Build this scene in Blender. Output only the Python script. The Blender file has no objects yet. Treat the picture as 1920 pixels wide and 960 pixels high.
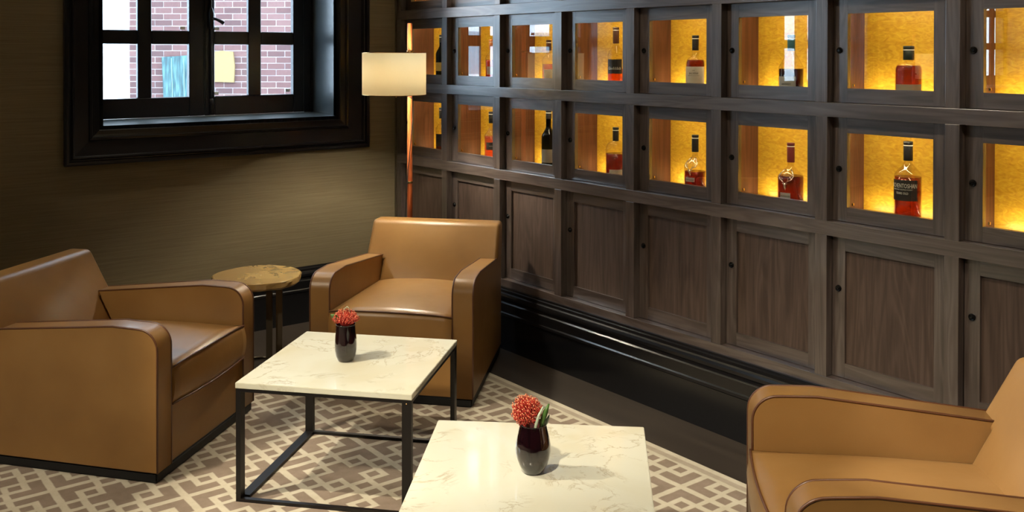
import bpy, bmesh, math, random
from mathutils import Vector, Matrix
random.seed(7)
S = bpy.context.scene
COL = S.collection
PI = math.pi
# ------------------------------------------------------------------ camera
cam_d = bpy.data.cameras.new('camera'); cam = bpy.data.objects.new('camera', cam_d); COL.objects.link(cam)
S.camera = cam
cam_d.sensor_fit = 'HORIZONTAL'; cam_d.sensor_width = 36
cam_d.lens = 1826.3*36/1920
cam_d.shift_y = -(480-119.1)/1920
cam_d.clip_start = .05; cam_d.clip_end = 200
Rv = Vector((0.61421446, 0.78913811, 0.00127889)); Uv = Vector((-0.00910626, 0.0054672, 0.99994359)); Fv = Vector((-0.78908661, 0.61419146, -0.01054413))
Mc = Matrix((Rv, Uv, -Fv)).transposed().to_4x4(); Mc.translation = Vector((0, -3.4, 1.6864))
cam.matrix_world = Mc
# ------------------------------------------------------------------ world, exposure
W = bpy.data.worlds.new('sky'); S.world = W; W.use_nodes = True
bg = W.node_tree.nodes['Background']; bg.inputs['Color'].default_value = (.74, .88, 1.0, 1); bg.inputs['Strength'].default_value = 11.0
S.view_settings.view_transform = 'Standard'; S.view_settings.look = 'None'
S.view_settings.gamma = 1; S.view_settings.use_curve_mapping = False
S.view_settings.exposure = 0.45

def lamp(name, kind, loc, energy, color, target=None, **kw):
    d = bpy.data.lights.new(name, kind); d.energy = energy; d.color = color
    o = bpy.data.objects.new(name, d); COL.objects.link(o); o.location = loc
    if target is not None:
        o.rotation_euler = (Vector(target)-Vector(loc)).to_track_quat('-Z', 'Y').to_euler()
    for k, v in kw.items():
        if hasattr(d, k): setattr(d, k, v)
    return o
WARM = (1.0, .88, .67)
# daylight portals at the windows of the left wall
for yc in (-1.19, -4.79, -8.39):
    p = lamp('window_portal', 'AREA', (-6.12, yc, 1.96), 1, (1, 1, 1), (0, yc, 1.96), shape='RECTANGLE', size=1.45, size_y=1.4)
    p.data.cycles.is_portal = True
# ceiling spots without fittings, some added as fill: position, aim, power, cone
SPOTS = [((-3.70, -3.35, 2.93), (-3.05, -1.68, .4), 330, 39), ((-3.95, -2.45, 2.93), (-3.65, -1.85, .3), 32, 48),
        ((-1.35, -3.2, 2.93), (-1.95, -1.50, .4), 300, 56), ((-2.6, -4.2, 2.93), (-2.6, -2.2, .2), 50, 60), ((-3.3, -4.7, 2.93), (-4.25, -2.35, .25), 185, 40),  # last spot here added to brighten the left armchair's side
        ((-2.3, -2.5, 2.93), (-1.18, -.62, .70), 300, 24),  # added cool spot imitating daylight on the right armchair's back
        ((-5.2, -1.5, 2.93), (-5.3, -1.1, 0), 34, 60), ((-.9, -1.3, 2.93), (-1.1, -.1, 1.0), 52, 84),
        ((-2.7, -1.3, 2.93), (-2.7, -.1, .9), 38, 84), ((-5.0, -4.6, 2.93), (-5.0, -4.6, 0), 90, 80), ((-1.5, -5.5, 2.93), (-1.5, -5.5, 0), 160, 90)]
for pos, aim, e, cone in SPOTS:
    lamp('downlight_and_fill_lamp', 'SPOT', pos, e, WARM if cone != 24 else (.95, .95, 1), aim, spot_size=math.radians(cone), spot_blend=.55, shadow_soft_size=.018)

# ------------------------------------------------------------------ materials
def mat(name, base=(.5, .5, .5), rough=.5, metal=0, coat=0, spec=.5):
    m = bpy.data.materials.new(name); m.use_nodes = True
    b = m.node_tree.nodes['Principled BSDF']
    b.inputs['Base Color'].default_value = (*base, 1); b.inputs['Roughness'].default_value = rough
    b.inputs['Metallic'].default_value = metal; b.inputs['Coat Weight'].default_value = coat
    b.inputs['Specular IOR Level'].default_value = spec
    return m
def N(m, t, **kw):
    n = m.node_tree.nodes.new(t)
    for k, v in kw.items():
        if k in n.inputs.keys(): n.inputs[k].default_value = v
        else: setattr(n, k, v)
    return n
def L(m, a, b): m.node_tree.links.new(a, b)
def coords(m, scale, obj_random=True):
    tc = N(m, 'ShaderNodeTexCoord'); mp = N(m, 'ShaderNodeMapping'); mp.inputs['Scale'].default_value = scale
    if obj_random:
        oi = N(m, 'ShaderNodeObjectInfo'); ml = N(m, 'ShaderNodeMath', operation='MULTIPLY'); ml.inputs[1].default_value = 17.3
        L(m, oi.outputs['Random'], ml.inputs[0])
        ad = N(m, 'ShaderNodeVectorMath', operation='ADD'); L(m, tc.outputs['Object'], ad.inputs[0]); L(m, ml.outputs[0], ad.inputs[1])
        L(m, ad.outputs[0], mp.inputs['Vector'])
    else: L(m, tc.outputs['Object'], mp.inputs['Vector'])
    return mp.outputs['Vector']
def ramp(m, fac, stops):
    r = N(m, 'ShaderNodeValToRGB'); cr = r.color_ramp
    while len(cr.elements) < len(stops): cr.elements.new(.5)
    for e, (p, c) in zip(cr.elements, stops): e.position = p; e.color = (*c, 1)
    L(m, fac, r.inputs['Fac']); return r.outputs['Color']
def bump(m, h, strength, dist=.002):
    b = N(m, 'ShaderNodeBump'); b.inputs['Strength'].default_value = strength; b.inputs['Distance'].default_value = dist
    L(m, h, b.inputs['Height']); L(m, b.outputs['Normal'], m.node_tree.nodes['Principled BSDF'].inputs['Normal'])
def bsdf(m): return m.node_tree.nodes['Principled BSDF']

def wood(name, axis, c0, c1, c2, rough=.42, spec=.5, fine=1.0):
    m = mat(name, c1, rough, spec=spec)
    sc = {'x': (1.6, 28, 28), 'z': (28, 28, 1.6)}[axis]
    v = coords(m, tuple(a*fine for a in sc))
    n = N(m, 'ShaderNodeTexNoise', Scale=1.0, Detail=5.0, Roughness=.6, Distortion=.9); L(m, v, n.inputs['Vector'])
    v2 = coords(m, tuple(a*.32 if a > 5 else a*.5 for a in sc))
    n2 = N(m, 'ShaderNodeTexNoise', Scale=1.0, Detail=2.0, Distortion=1.5); L(m, v2, n2.inputs['Vector'])
    w = N(m, 'ShaderNodeMath', operation='SINE'); mu = N(m, 'ShaderNodeMath', operation='MULTIPLY'); mu.inputs[1].default_value = 42
    L(m, n2.outputs['Fac'], mu.inputs[0]); L(m, mu.outputs[0], w.inputs[0])
    mx = N(m, 'ShaderNodeMath', operation='MULTIPLY_ADD'); mx.inputs[1].default_value = .09; L(m, w.outputs[0], mx.inputs[0]); L(m, n.outputs['Fac'], mx.inputs[2])
    L(m, ramp(m, mx.outputs[0], [(.30, c0), (.5, c1), (.72, c2)]), bsdf(m).inputs['Base Color'])
    bump(m, mx.outputs[0], .35, .0012)
    if spec > .6: bsdf(m).inputs['Coat Weight'].default_value = .9; bsdf(m).inputs['Coat Roughness'].default_value = .24; bsdf(m).inputs['Coat IOR'].default_value = 1.75
    return m
OAKX = wood('oak_grain_along', 'x', (.036, .025, .021), (.066, .047, .041), (.105, .081, .072), .34, spec=.85)
OAKZ = wood('oak_grain_upright', 'z', (.036, .025, .021), (.066, .047, .041), (.105, .081, .072), .34, spec=.85)
OAKP = wood('oak_panel_upright', 'z', (.045, .027, .019), (.066, .041, .030), (.092, .060, .045), .5, fine=1.3)
LINE = wood('reddish_niche_wood', 'z', (.085, .028, .014), (.125, .042, .020), (.16, .056, .028), .4)
LAMPW = wood('orange_teak', 'z', (.33, .07, .018), (.46, .11, .03), (.55, .15, .045), .35)

BLACKW = mat('ebonised_window_wood', (.006, .006, .008), .28, spec=.4)
n_ = N(BLACKW, 'ShaderNodeTexNoise', Scale=1.0, Detail=4.0); L(BLACKW, coords(BLACKW, (30, 30, 4)), n_.inputs['Vector']); bump(BLACKW, n_.outputs['Fac'], .15, .001)
REVEAL = mat('satin_reveal_paint', (.05, .06, .065), .28, spec=.8)
n_ = N(REVEAL, 'ShaderNodeTexNoise', Scale=1.0, Detail=5.0); L(REVEAL, coords(REVEAL, (60, 60, 6)), n_.inputs['Vector']); bump(REVEAL, n_.outputs['Fac'], .25, .001)
BLACKB = mat('black_baseboard_gloss', (.006, .006, .007), .22, spec=.5)
IRON = mat('blackened_iron', (.007, .0055, .0055), .40, spec=.4)
BRONZE = mat('bronze_leg', (.10, .08, .055), .42, metal=.7)
KNOB = mat('dark_lock_metal', (.01, .01, .01), .22, metal=.6)
BRASS = mat('brass', (.75, .5, .22), .25, metal=1)
PLINTH = mat('black_plinth', (.007, .007, .008), .5, spec=.35)
RUBBER = mat('cable_black', (.012, .01, .01), .5)
CEIL = mat('ceiling_paint', (.55, .5, .42), .9)

LEA = mat('tan_leather', (.33, .165, .062), .35, spec=.42, coat=0)
v_ = coords(LEA, (1, 1, 1)); n_ = N(LEA, 'ShaderNodeTexNoise', Scale=3.0, Detail=3.0); L(LEA, v_, n_.inputs['Vector'])
L(LEA, ramp(LEA, n_.outputs['Fac'], [(.3, (.215, .108, .032)), (.55, (.255, .132, .040)), (.8, (.29, .156, .052))]), bsdf(LEA).inputs['Base Color'])
vo = N(LEA, 'ShaderNodeTexVoronoi', Scale=420.0); L(LEA, v_, vo.inputs['Vector'])
n2_ = N(LEA, 'ShaderNodeTexNoise', Scale=9.0, Detail=2.0); L(LEA, v_, n2_.inputs['Vector'])
m_ = N(LEA, 'ShaderNodeMath', operation='MULTIPLY_ADD'); m_.inputs[1].default_value = .05; L(LEA, vo.outputs['Distance'], m_.inputs[0]); L(LEA, n2_.outputs['Fac'], m_.inputs[2])
bump(LEA, m_.outputs[0], .5, .004)
PIPE = mat('leather_piping', (.10, .038, .016), .35)

WALL = mat('olive_grasscloth', (.13, .10, .055), .72, spec=.25)
n_ = N(WALL, 'ShaderNodeTexNoise', Scale=1.0, Detail=4.0, Roughness=.6); L(WALL, coords(WALL, (2, 3.0, 150), False), n_.inputs['Vector'])
nb = N(WALL, 'ShaderNodeTexNoise', Scale=1.3, Detail=2.0); L(WALL, coords(WALL, (1, 1, 1.6), False), nb.inputs['Vector'])
ma = N(WALL, 'ShaderNodeMath', operation='MULTIPLY_ADD'); ma.inputs[1].default_value = .35; L(WALL, nb.outputs['Fac'], ma.inputs[0]); L(WALL, n_.outputs['Fac'], ma.inputs[2])
L(WALL, ramp(WALL, ma.outputs[0], [(.40, (.112, .086, .047)), (.68, (.140, .110, .062)), (1.0, (.170, .135, .080))]), bsdf(WALL).inputs['Base Color'])
bump(WALL, n_.outputs['Fac'], .25, .001)

FLOOR = mat('dark_floor_boards', (.03, .022, .017), .5)
n_ = N(FLOOR, 'ShaderNodeTexNoise', Scale=1.0, Detail=4.0); L(FLOOR, coords(FLOOR, (1.2, 14, 1), False), n_.inputs['Vector'])
L(FLOOR, ramp(FLOOR, n_.outputs['Fac'], [(.3, (.022, .016, .012)), (.7, (.038, .028, .021))]), bsdf(FLOOR).inputs['Base Color'])

# marble
def marble(name, base, vein, warm, freq):
    m = mat(name, base, .10, spec=.5, coat=.3)
    v = coords(m, (1, 1, 1))
    n = N(m, 'ShaderNodeTexNoise', Scale=freq, Detail=8.0, Roughness=.62, Distortion=1.6); L(m, v, n.inputs['Vector'])
    ab = N(m, 'ShaderNodeMath', operation='SUBTRACT'); ab.inputs[1].default_value = .5; L(m, n.outputs['Fac'], ab.inputs[0])
    aa = N(m, 'ShaderNodeMath', operation='ABSOLUTE'); L(m, ab.outputs[0], aa.inputs[0])
    c = ramp(m, aa.outputs[0], [(0, vein), (.009, tuple(.5*(a+b) for a, b in zip(base, vein))), (.026, base)])
    nb = N(m, 'ShaderNodeTexNoise', Scale=freq*1.1, Detail=2.0); L(m, v, nb.inputs['Vector'])
    msk = ramp(m, nb.outputs['Fac'], [(.47, (0, 0, 0)), (.56, (1, 1, 1))])
    nw = N(m, 'ShaderNodeTexNoise', Scale=2.2, Detail=4.0, Distortion=.8); L(m, v, nw.inputs['Vector'])
    base2 = ramp(m, nw.outputs['Fac'], [(.35, base), (.7, warm)])
    mx = N(m, 'ShaderNodeMix', data_type='RGBA'); L(m, msk, mx.inputs[0]); L(m, base2, mx.inputs[6]); L(m, c, mx.inputs[7])
    mm = N(m, 'ShaderNodeMix', data_type='RGBA', blend_type='MULTIPLY'); mm.inputs[0].default_value = .5
    L(m, mx.outputs[2], mm.inputs[6]); L(m, base2, mm.inputs[7])
    L(m, mm.outputs[2], bsdf(m).inputs['Base Color'])
    return m
MARB = marble('cream_marble', (.74, .74, .66), (.53, .48, .38), (.70, .67, .55), 4.5)
STONE = marble('brown_onyx', (.50, .36, .16), (.13, .08, .03), (.34, .22, .09), 4.5)

# carpet: fret lattice, folded by modulo in world x, y
CARP = mat('fret_carpet', (.4, .34, .25), .95, spec=.1)
def fold(m, out, P, ph):
    a = N(m, 'ShaderNodeMath', operation='SUBTRACT'); a.inputs[1].default_value = ph; L(m, out, a.inputs[0])
    b = N(m, 'ShaderNodeMath', operation='DIVIDE'); b.inputs[1].default_value = P; L(m, a.outputs[0], b.inputs[0])
    c = N(m, 'ShaderNodeMath', operation='PINGPONG'); c.inputs[1].default_value = .5; L(m, b.outputs[0], c.inputs[0])
    d = N(m, 'ShaderNodeMath', operation='MULTIPLY'); d.inputs[1].default_value = 36.3; L(m, c.outputs[0], d.inputs[0])
    return d.outputs[0]
def mth(m, op, a, b=None):
    n = N(m, 'ShaderNodeMath', operation=op)
    for i, q in enumerate((a, b)):
        if q is None: continue
        if isinstance(q, (int, float)): n.inputs[i].default_value = q
        else: L(m, q, n.inputs[i])
    return n.outputs[0]
def rng(m, x, lo, hi, s=.22):   # soft box
    a = N(m, 'ShaderNodeMapRange'); a.inputs[1].default_value = lo-s; a.inputs[2].default_value = lo+s; L(m, x, a.inputs[0])
    b = N(m, 'ShaderNodeMapRange'); b.inputs[1].default_value = hi+s; b.inputs[2].default_value = hi-s; L(m, x, b.inputs[0])
    return mth(m, 'MULTIPLY', a.outputs[0], b.outputs[0])
tc = N(CARP, 'ShaderNodeTexCoord'); nz = N(CARP, 'ShaderNodeTexNoise', Scale=22.0, Detail=2.0); L(CARP, tc.outputs['Object'], nz.inputs['Vector'])
dsp = N(CARP, 'ShaderNodeVectorMath', operation='MULTIPLY_ADD'); dsp.inputs[1].default_value = (.006, .006, 0)
L(CARP, nz.outputs['Color'], dsp.inputs[0]); L(CARP, tc.outputs['Object'], dsp.inputs[2])
sp = N(CARP, 'ShaderNodeSeparateXYZ'); L(CARP, dsp.outputs[0], sp.inputs[0])
ax = fold(CARP, sp.outputs['X'], .363, -3.465); ay = fold(CARP, sp.outputs['Y'], .386, -1.537)
Mx = mth(CARP, 'MAXIMUM', ax, ay); Mn = mth(CARP, 'MINIMUM', ax, ay)
dark = mth(CARP, 'MULTIPLY', rng(CARP, Mn, -9, 3.3), rng(CARP, Mx, -9, 10.0))
dark = mth(CARP, 'MAXIMUM', dark, mth(CARP, 'MULTIPLY', rng(CARP, Mn, 5.5, 99), rng(CARP, Mx, 0, 9.7)))
dark = mth(CARP, 'MAXIMUM', dark, mth(CARP, 'MULTIPLY', rng(CARP, Mn, -9, 2.5), rng(CARP, Mx, 12.5, 16.8)))
dark = mth(CARP, 'MAXIMUM', dark, mth(CARP, 'MULTIPLY', rng(CARP, Mn, 4.9, 99), rng(CARP, Mx, 12.2, 16.8)))
yin = rng(CARP, sp.outputs['Y'], -50, -.425, .002); dark = mth(CARP, 'MULTIPLY', dark, yin)
band = rng(CARP, sp.outputs['Y'], -.412, -.382, .003)
dark = mth(CARP, 'MAXIMUM', dark, mth(CARP, 'MULTIPLY', band, .55))
nf = N(CARP, 'ShaderNodeTexNoise', Scale=9.0, Detail=6.0, Roughness=.7); L(CARP, tc.outputs['Object'], nf.inputs['Vector'])
cb = ramp(CARP, nf.outputs['Fac'], [(.3, (.41, .365, .28)), (.7, (.52, .475, .38))])
cd = ramp(CARP, nf.outputs['Fac'], [(.3, (.185, .142, .108)), (.7, (.255, .20, .16))])
mx = N(CARP, 'ShaderNodeMix', data_type='RGBA'); L(CARP, dark, mx.inputs[0]); L(CARP, cb, mx.inputs[6]); L(CARP, cd, mx.inputs[7])
L(CARP, mx.outputs[2], bsdf(CARP).inputs['Base Color'])
fn = N(CARP, 'ShaderNodeTexNoise', Scale=700.0, Detail=1.0); L(CARP, tc.outputs['Object'], fn.inputs['Vector'])
hh = mth(CARP, 'SUBTRACT', fn.outputs['Fac'], mth(CARP, 'MULTIPLY', dark, .6)); bump(CARP, hh, .5, .003)

# amber back panel: bird's-eye figured veneer
AMB = mat('amber_figured_panel', (.75, .42, .06), .35, spec=.4)
v_ = coords(AMB, (22, 22, 48)); n_ = N(AMB, 'ShaderNodeTexNoise', Scale=1.0, Detail=4.0, Distortion=2.2); L(AMB, v_, n_.inputs['Vector'])
L(AMB, ramp(AMB, n_.outputs['Fac'], [(.28, (.58, .29, .018)), (.5, (.72, .40, .028)), (.72, (.84, .52, .05))]), bsdf(AMB).inputs['Base Color'])

def thin(name, tint, refl=1.0, rough=0.0, ior=1.5, body=None, bodyfac=0):
    """thin sheet of glass: light passes tinted, the surface mirrors by Fresnel"""
    m = bpy.data.materials.new(name); m.use_nodes = True; nt = m.node_tree; nt.nodes.clear()
    out = nt.nodes.new('ShaderNodeOutputMaterial'); tr = nt.nodes.new('ShaderNodeBsdfTransparent'); tr.inputs[0].default_value = (*tint, 1)
    gl = nt.nodes.new('ShaderNodeBsdfGlossy'); gl.inputs['Roughness'].default_value = rough
    fr = nt.nodes.new('ShaderNodeFresnel'); fr.inputs['IOR'].default_value = ior
    mu = nt.nodes.new('ShaderNodeMath'); mu.operation = 'MULTIPLY'; mu.inputs[1].default_value = refl; mu.use_clamp = True
    mx = nt.nodes.new('ShaderNodeMixShader')
    nt.links.new(fr.outputs[0], mu.inputs[0]); 
    ge = nt.nodes.new('ShaderNodeNewGeometry'); sb = nt.nodes.new('ShaderNodeMath'); sb.operation = 'SUBTRACT'; sb.inputs[0].default_value = 1
    m3 = nt.nodes.new('ShaderNodeMath'); m3.operation = 'MULTIPLY'
    nt.links.new(ge.outputs['Backfacing'], sb.inputs[1]); nt.links.new(mu.outputs[0], m3.inputs[0]); nt.links.new(sb.outputs[0], m3.inputs[1])
    src = tr.outputs[0]
    if body:
        df = nt.nodes.new('ShaderNodeBsdfDiffuse'); df.inputs[0].default_value = (*body, 1)
        m2 = nt.nodes.new('ShaderNodeMixShader'); m2.inputs[0].default_value = bodyfac
        nt.links.new(tr.outputs[0], m2.inputs[1]); nt.links.new(df.outputs[0], m2.inputs[2]); src = m2.outputs[0]
    nt.links.new(m3.outputs[0], mx.inputs[0]); nt.links.new(src, mx.inputs[1]); nt.links.new(gl.outputs[0], mx.inputs[2]); nt.links.new(mx.outputs[0], out.inputs[0])
    return m
PANE = thin('cabinet_glass', (.96, .97, .95), 3.0)
WPANE = thin('dusty_window_glass', (.90, .94, .97), 1.3, body=(.7, .75, .8), bodyfac=.06)
CLEAR = thin('clear_bottle_glass', (.93, .90, .84), 1.3, .02)
DARKG = thin('dark_bottle_glass', (.03, .05, .02), 1.3, .03)
PLUM = thin('plum_glass', (.13, .04, .06), 2.2, .01, body=(.012, .004, .007), bodyfac=.4)
BASEG = bpy.data.materials.new('thick_clear_glass'); BASEG.use_nodes = True
b_ = bsdf(BASEG); b_.inputs['Base Color'].default_value = (.62, .55, .58, 1); b_.inputs['Transmission Weight'].default_value = 1; b_.inputs['Roughness'].default_value = 0.02; b_.inputs['IOR'].default_value = 1.5

def ring(bm, pts, close=True): return [bm.verts.new(p) for p in pts]
# ------------------------------------------------------------------ mesh helpers
def new(name, me_or_bm, m=None, parent=None, smooth=False, loc=None, rotz=None):
    if isinstance(me_or_bm, bmesh.types.BMesh):
        bmesh.ops.recalc_face_normals(me_or_bm, faces=me_or_bm.faces)
        me = bpy.data.meshes.new(name); me_or_bm.to_mesh(me); me_or_bm.free()
    else: me = me_or_bm
    if m is not None and not me.materials:
        for q in (m if isinstance(m, (list, tuple)) else [m]): me.materials.append(q)
    if smooth:
        for p in me.polygons: p.use_smooth = True
    o = bpy.data.objects.new(name, me); COL.objects.link(o)
    if loc: o.location = loc
    if rotz is not None: o.rotation_euler = (0, 0, rotz)
    if parent: o.parent = parent
    return o
def empty(name, loc=(0, 0, 0), rotz=0):
    o = bpy.data.objects.new(name, None); COL.objects.link(o); o.location = loc; o.rotation_euler = (0, 0, rotz); o.empty_display_size = .1
    return o
def tag(o, label, cat, group=None):
    o['label'] = label; o['category'] = cat
    if group: o['group'] = group
    return o
def structure(o): o['kind'] = 'structure'; return o
def kids(o): return [c for c in bpy.data.objects if c.parent == o]
def copy_tree(o, parent=None):
    c = o.copy(); COL.objects.link(c)
    if parent: c.parent = parent
    for ch in kids(o): copy_tree(ch, c)
    return c
def box(bm, x0, x1, y0, y1, z0, z1, mi=0):
    v = [bm.verts.new((x, y, z)) for x in (x0, x1) for y in (y0, y1) for z in (z0, z1)]
    for q in ((0, 1, 3, 2), (4, 6, 7, 5), (0, 4, 5, 1), (2, 3, 7, 6), (0, 2, 6, 4), (1, 5, 7, 3)):
        f = bm.faces.new([v[i] for i in q]); f.material_index = mi
    return v
def bxm(*a, bev=0):
    bm = bmesh.new(); box(bm, *a)
    if bev: bmesh.ops.bevel(bm, geom=bm.edges[:], offset=bev, segments=2, affect='EDGES', profile=.5)
    return bm
def lathe(bm, prof, seg=32, c=(0, 0), mi=0, cap0=False, cap1=False):
    rings = []
    for r, z in prof:
        rings.append([bm.verts.new((c[0]+r*math.cos(2*PI*i/seg), c[1]+r*math.sin(2*PI*i/seg), z)) for i in range(seg)])
    for a, b in zip(rings, rings[1:]):
        for i in range(seg):
            f = bm.faces.new((a[i], a[(i+1) % seg], b[(i+1) % seg], b[i])); f.material_index = mi; f.smooth = True
    if cap0: bm.faces.new(rings[0][::-1]).material_index = mi
    if cap1: bm.faces.new(rings[-1]).material_index = mi
    return rings
def tube(bm, pts, r, seg=8, caps=True):
    pts = [Vector(p) for p in pts]; R = r if isinstance(r, (list, tuple)) else [r]*len(pts)
    prev = None; rings = []
    for i, p in enumerate(pts):
        t = (pts[min(i+1, len(pts)-1)]-pts[max(i-1, 0)]).normalized()
        if prev is None:
            a = Vector((0, 0, 1)) if abs(t.z) < .9 else Vector((1, 0, 0)); u = t.cross(a).normalized()
        else:
            u = (prev-t*prev.dot(t)).normalized()
        prev = u; w = t.cross(u)
        rings.append([bm.verts.new(p+(u*math.cos(2*PI*k/seg)+w*math.sin(2*PI*k/seg))*R[i]) for k in range(seg)])
    for a, b in zip(rings, rings[1:]):
        for k in range(seg):
            f = bm.faces.new((a[k], a[(k+1) % seg], b[(k+1) % seg], b[k])); f.smooth = True
    if caps: bm.faces.new(rings[0][::-1]); bm.faces.new(rings[-1])
def prism(bm, poly, axis, a0, a1):
    """poly of 2-D points extruded along axis ('x','y','z')"""
    def P(p, a): return {'x': (a, p[0], p[1]), 'y': (p[0], a, p[1]), 'z': (p[0], p[1], a)}[axis]
    A = [bm.verts.new(P(p, a0)) for p in poly]; B = [bm.verts.new(P(p, a1)) for p in poly]; n = len(poly)
    bm.faces.new(A); bm.faces.new(B[::-1])
    for i in range(n): bm.faces.new((A[i], B[i], B[(i+1) % n], A[(i+1) % n]))
def text_mesh(body, size, align='CENTER', ext=.0002, xscale=1):
    cu = bpy.data.curves.new('lettering', 'FONT'); cu.body = body; cu.size = size; cu.align_x = align; cu.extrude = ext; cu.resolution_u = 2
    o = bpy.data.objects.new('tmp', cu); COL.objects.link(o)
    dg = bpy.context.evaluated_depsgraph_get(); me = bpy.data.meshes.new_from_object(o.evaluated_get(dg))
    bpy.data.objects.remove(o); bpy.data.curves.remove(cu)
    for v in me.vertices: v.co.x *= xscale
    return me

# ------------------------------------------------------------------ room shell
XW = -5.63; ZC = 2.95; XR = 2.6; YB = -10.0
structure(new('floor', bxm(XW-.5, XR, YB, .35, -.1, 0), FLOOR))
structure(new('ceiling', bxm(XW-.5, XR, YB, .35, ZC, ZC+.1), CEIL))
WINY = (-1.965, -.40); WINZ = (1.2, 2.74)
bm = bmesh.new()
ys = [(.35, WINY[1])]
offs = (0, -3.6, -7.2)
edges = [.35]
for o_ in offs: edges += [WINY[1]+o_, WINY[0]+o_]
edges.append(YB)
for i in range(0, len(edges), 2): box(bm, XW-.45, XW, edges[i+1], edges[i], 0, ZC)
for o_ in offs:
    box(bm, XW-.45, XW, WINY[0]+o_, WINY[1]+o_, 0, WINZ[0]); box(bm, XW-.45, XW, WINY[0]+o_, WINY[1]+o_, WINZ[1], ZC)
structure(new('wall_left', bm, WALL))
structure(new('wall_back', bxm(XW, XR, YB-.1, YB, 0, ZC), WALL))
structure(new('wall_right', bxm(XR, XR+.1, YB, .35, 0, ZC), WALL))
structure(new('wall_front', bxm(XW, XR, .3, .35, 0, ZC), WALL))
structure(new('trim_1', bxm(XW, XW+.008, -.012, .0, .34, ZC), BRONZE))
SK = [(0, .345), (.012, .345), (.014, .336), (.021, .332), (.023, .319), (.031, .313), (.036, .302), (.036, .288), (.028, .279), (.030, .268), (.037, .262), (.037, .214), (.042, .208), (.043, .196), (.037, .190), (.037, 0), (0, 0)]
bm = bmesh.new(); prism(bm, [(-y, z) for y, z in SK], 'x', XW, XR); structure(new('baseboard_right', bm, BLACKB))
bm = bmesh.new(); prism(bm, [(XW+y, z) for y, z in SK], 'y', YB, -.044); structure(new('baseboard_left', bm, BLACKB))

# carpet
tag(new('carpet', bxm(-4.62, 2.2, -7.5, -.355, 0, .008, bev=.003), CARP), 'beige carpet with taupe fret pattern lying under chairs and tables', 'carpet')

# ------------------------------------------------------------------ window
def mitred(bm, yo, zo, yi, zi, prof, X):
    """moulding round a rectangle; prof = (t outer->inner, projection)"""
    co = [(yo[0], zo[0]), (yo[1], zo[0]), (yo[1], zo[1]), (yo[0], zo[1])]; ci = [(yi[0], zi[0]), (yi[1], zi[0]), (yi[1], zi[1]), (yi[0], zi[1])]
    loops = [[bm.verts.new((X+d, a[0]+(b[0]-a[0])*t, a[1]+(b[1]-a[1])*t)) for t, d in prof] for a, b in zip(co, ci)]
    for i in range(4):
        A, B = loops[i], loops[(i+1) % 4]
        for j in range(len(prof)-1): bm.faces.new((A[j], B[j], B[j+1], A[j+1]))
win = structure(empty('window_1', (XW, -1.18, 1.2)))
WO = Vector((XW, -1.18, 1.2))
def wnew(name, bm, m, parent=win):
    for v in bm.verts: v.co -= WO
    return new(name, bm, m, parent)
bm = bmesh.new()
mitred(bm, (-2.084, -.221), (1.072, 2.92), (-1.888, -.468), (1.285, 2.70),
       [(0, 0), (0, .030), (.04, .036), (.10, .036), (.12, .028), (.15, .030), (.19, .044), (.22, .044), (.25, .030), (.62, .026), (.64, .034), (.70, .040), (.72, .032), (.78, .034), (.88, .040), (.90, .034), (1.0, .034), (1.0, 0)], XW)
wnew('frame_moulding', bm, BLACKW)
bm = bmesh.new()
box(bm, XW-.29, XW+.034, -.468, -.446, 1.25, 2.70); box(bm, XW-.29, XW+.034, -1.91, -1.888, 1.25, 2.70)
box(bm, XW-.29, XW+.034, -1.91, -.446, 2.70, 2.722)
box(bm, XW-.40, XW-.315, -.492, -.446, 1.25, 2.70)
wnew('reveal', bm, REVEAL)
bm = bmesh.new()
prism(bm, [(XW+.034, 1.25), (XW+.034, 1.285), (XW-.28, 1.296), (XW-.42, 1.296), (XW-.42, 1.25)], 'y', -1.888, -.468)
wnew('sill', bm, REVEAL)
bm = bmesh.new()
box(bm, XW-.44, XW-.30, -.528, -.468, 1.296, 2.70); box(bm, XW-.44, XW-.30, -1.91, -1.90, 1.296, 2.70); box(bm, XW-.44, XW-.30, -1.91, -.468, 2.63, 2.70)
box(bm, XW-.315, XW-.290, -.484, -.468, 1.296, 2.70)
wnew('jamb', bm, BLACKW)
XS = -5.95
rowz = [1.416, 1.739, 1.821, 2.144, 2.226, 2.549]
def sash(y0, y1, bars, name='sash'):
    bm = bmesh.new()
    def b(ya, yb, za, zb, d=.022): box(bm, XS-d, XS+d, ya, yb, za, zb)
    b(y0, bars[0], 1.298, 2.63); b(bars[-1], y1, 1.298, 2.63)
    b(bars[0], bars[-1], 1.298, rowz[0]); b(bars[0], bars[-1], rowz[-1], 2.63)
    b(bars[1], bars[2], rowz[0], rowz[-1], .018)
    for za, zb in ((rowz[1], rowz[2]), (rowz[3], rowz[4])):
        b(bars[0], bars[1], za, zb, .017); b(bars[2], bars[3], za, zb, .017)
    bmesh.ops.bevel(bm, geom=bm.edges[:], offset=.004, segments=1, affect='EDGES')
    s = wnew(name, bm, BLACKW)
    for (a, c) in ((bars[0], bars[1]), (bars[2], bars[3])):
        for k in range(0, 6, 2):
            wnew('pane', bxm(XS-.003, XS+.003, a-.004, c+.004, rowz[k]-.004, rowz[k+1]+.004), WPANE, s)
    return s
s1 = sash(-1.898, -1.2, (-1.823, -1.6, -1.518, -1.293))
s2 = sash(-1.165, -.530, (-1.133, -.911, -.826, -.604))
bm = bmesh.new(); box(bm, XS-.03, XS+.034, -1.204, -1.161, 1.298, 2.63); bmesh.ops.bevel(bm, geom=bm.edges[:], offset=.006, segments=2, affect='EDGES')
wnew('astragal', bm, BLACKW)
bm = bmesh.new(); tube(bm, [(XS+.045, -1.165, 1.31), (XS+.045, -1.165, 2.2)], .007)
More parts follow.
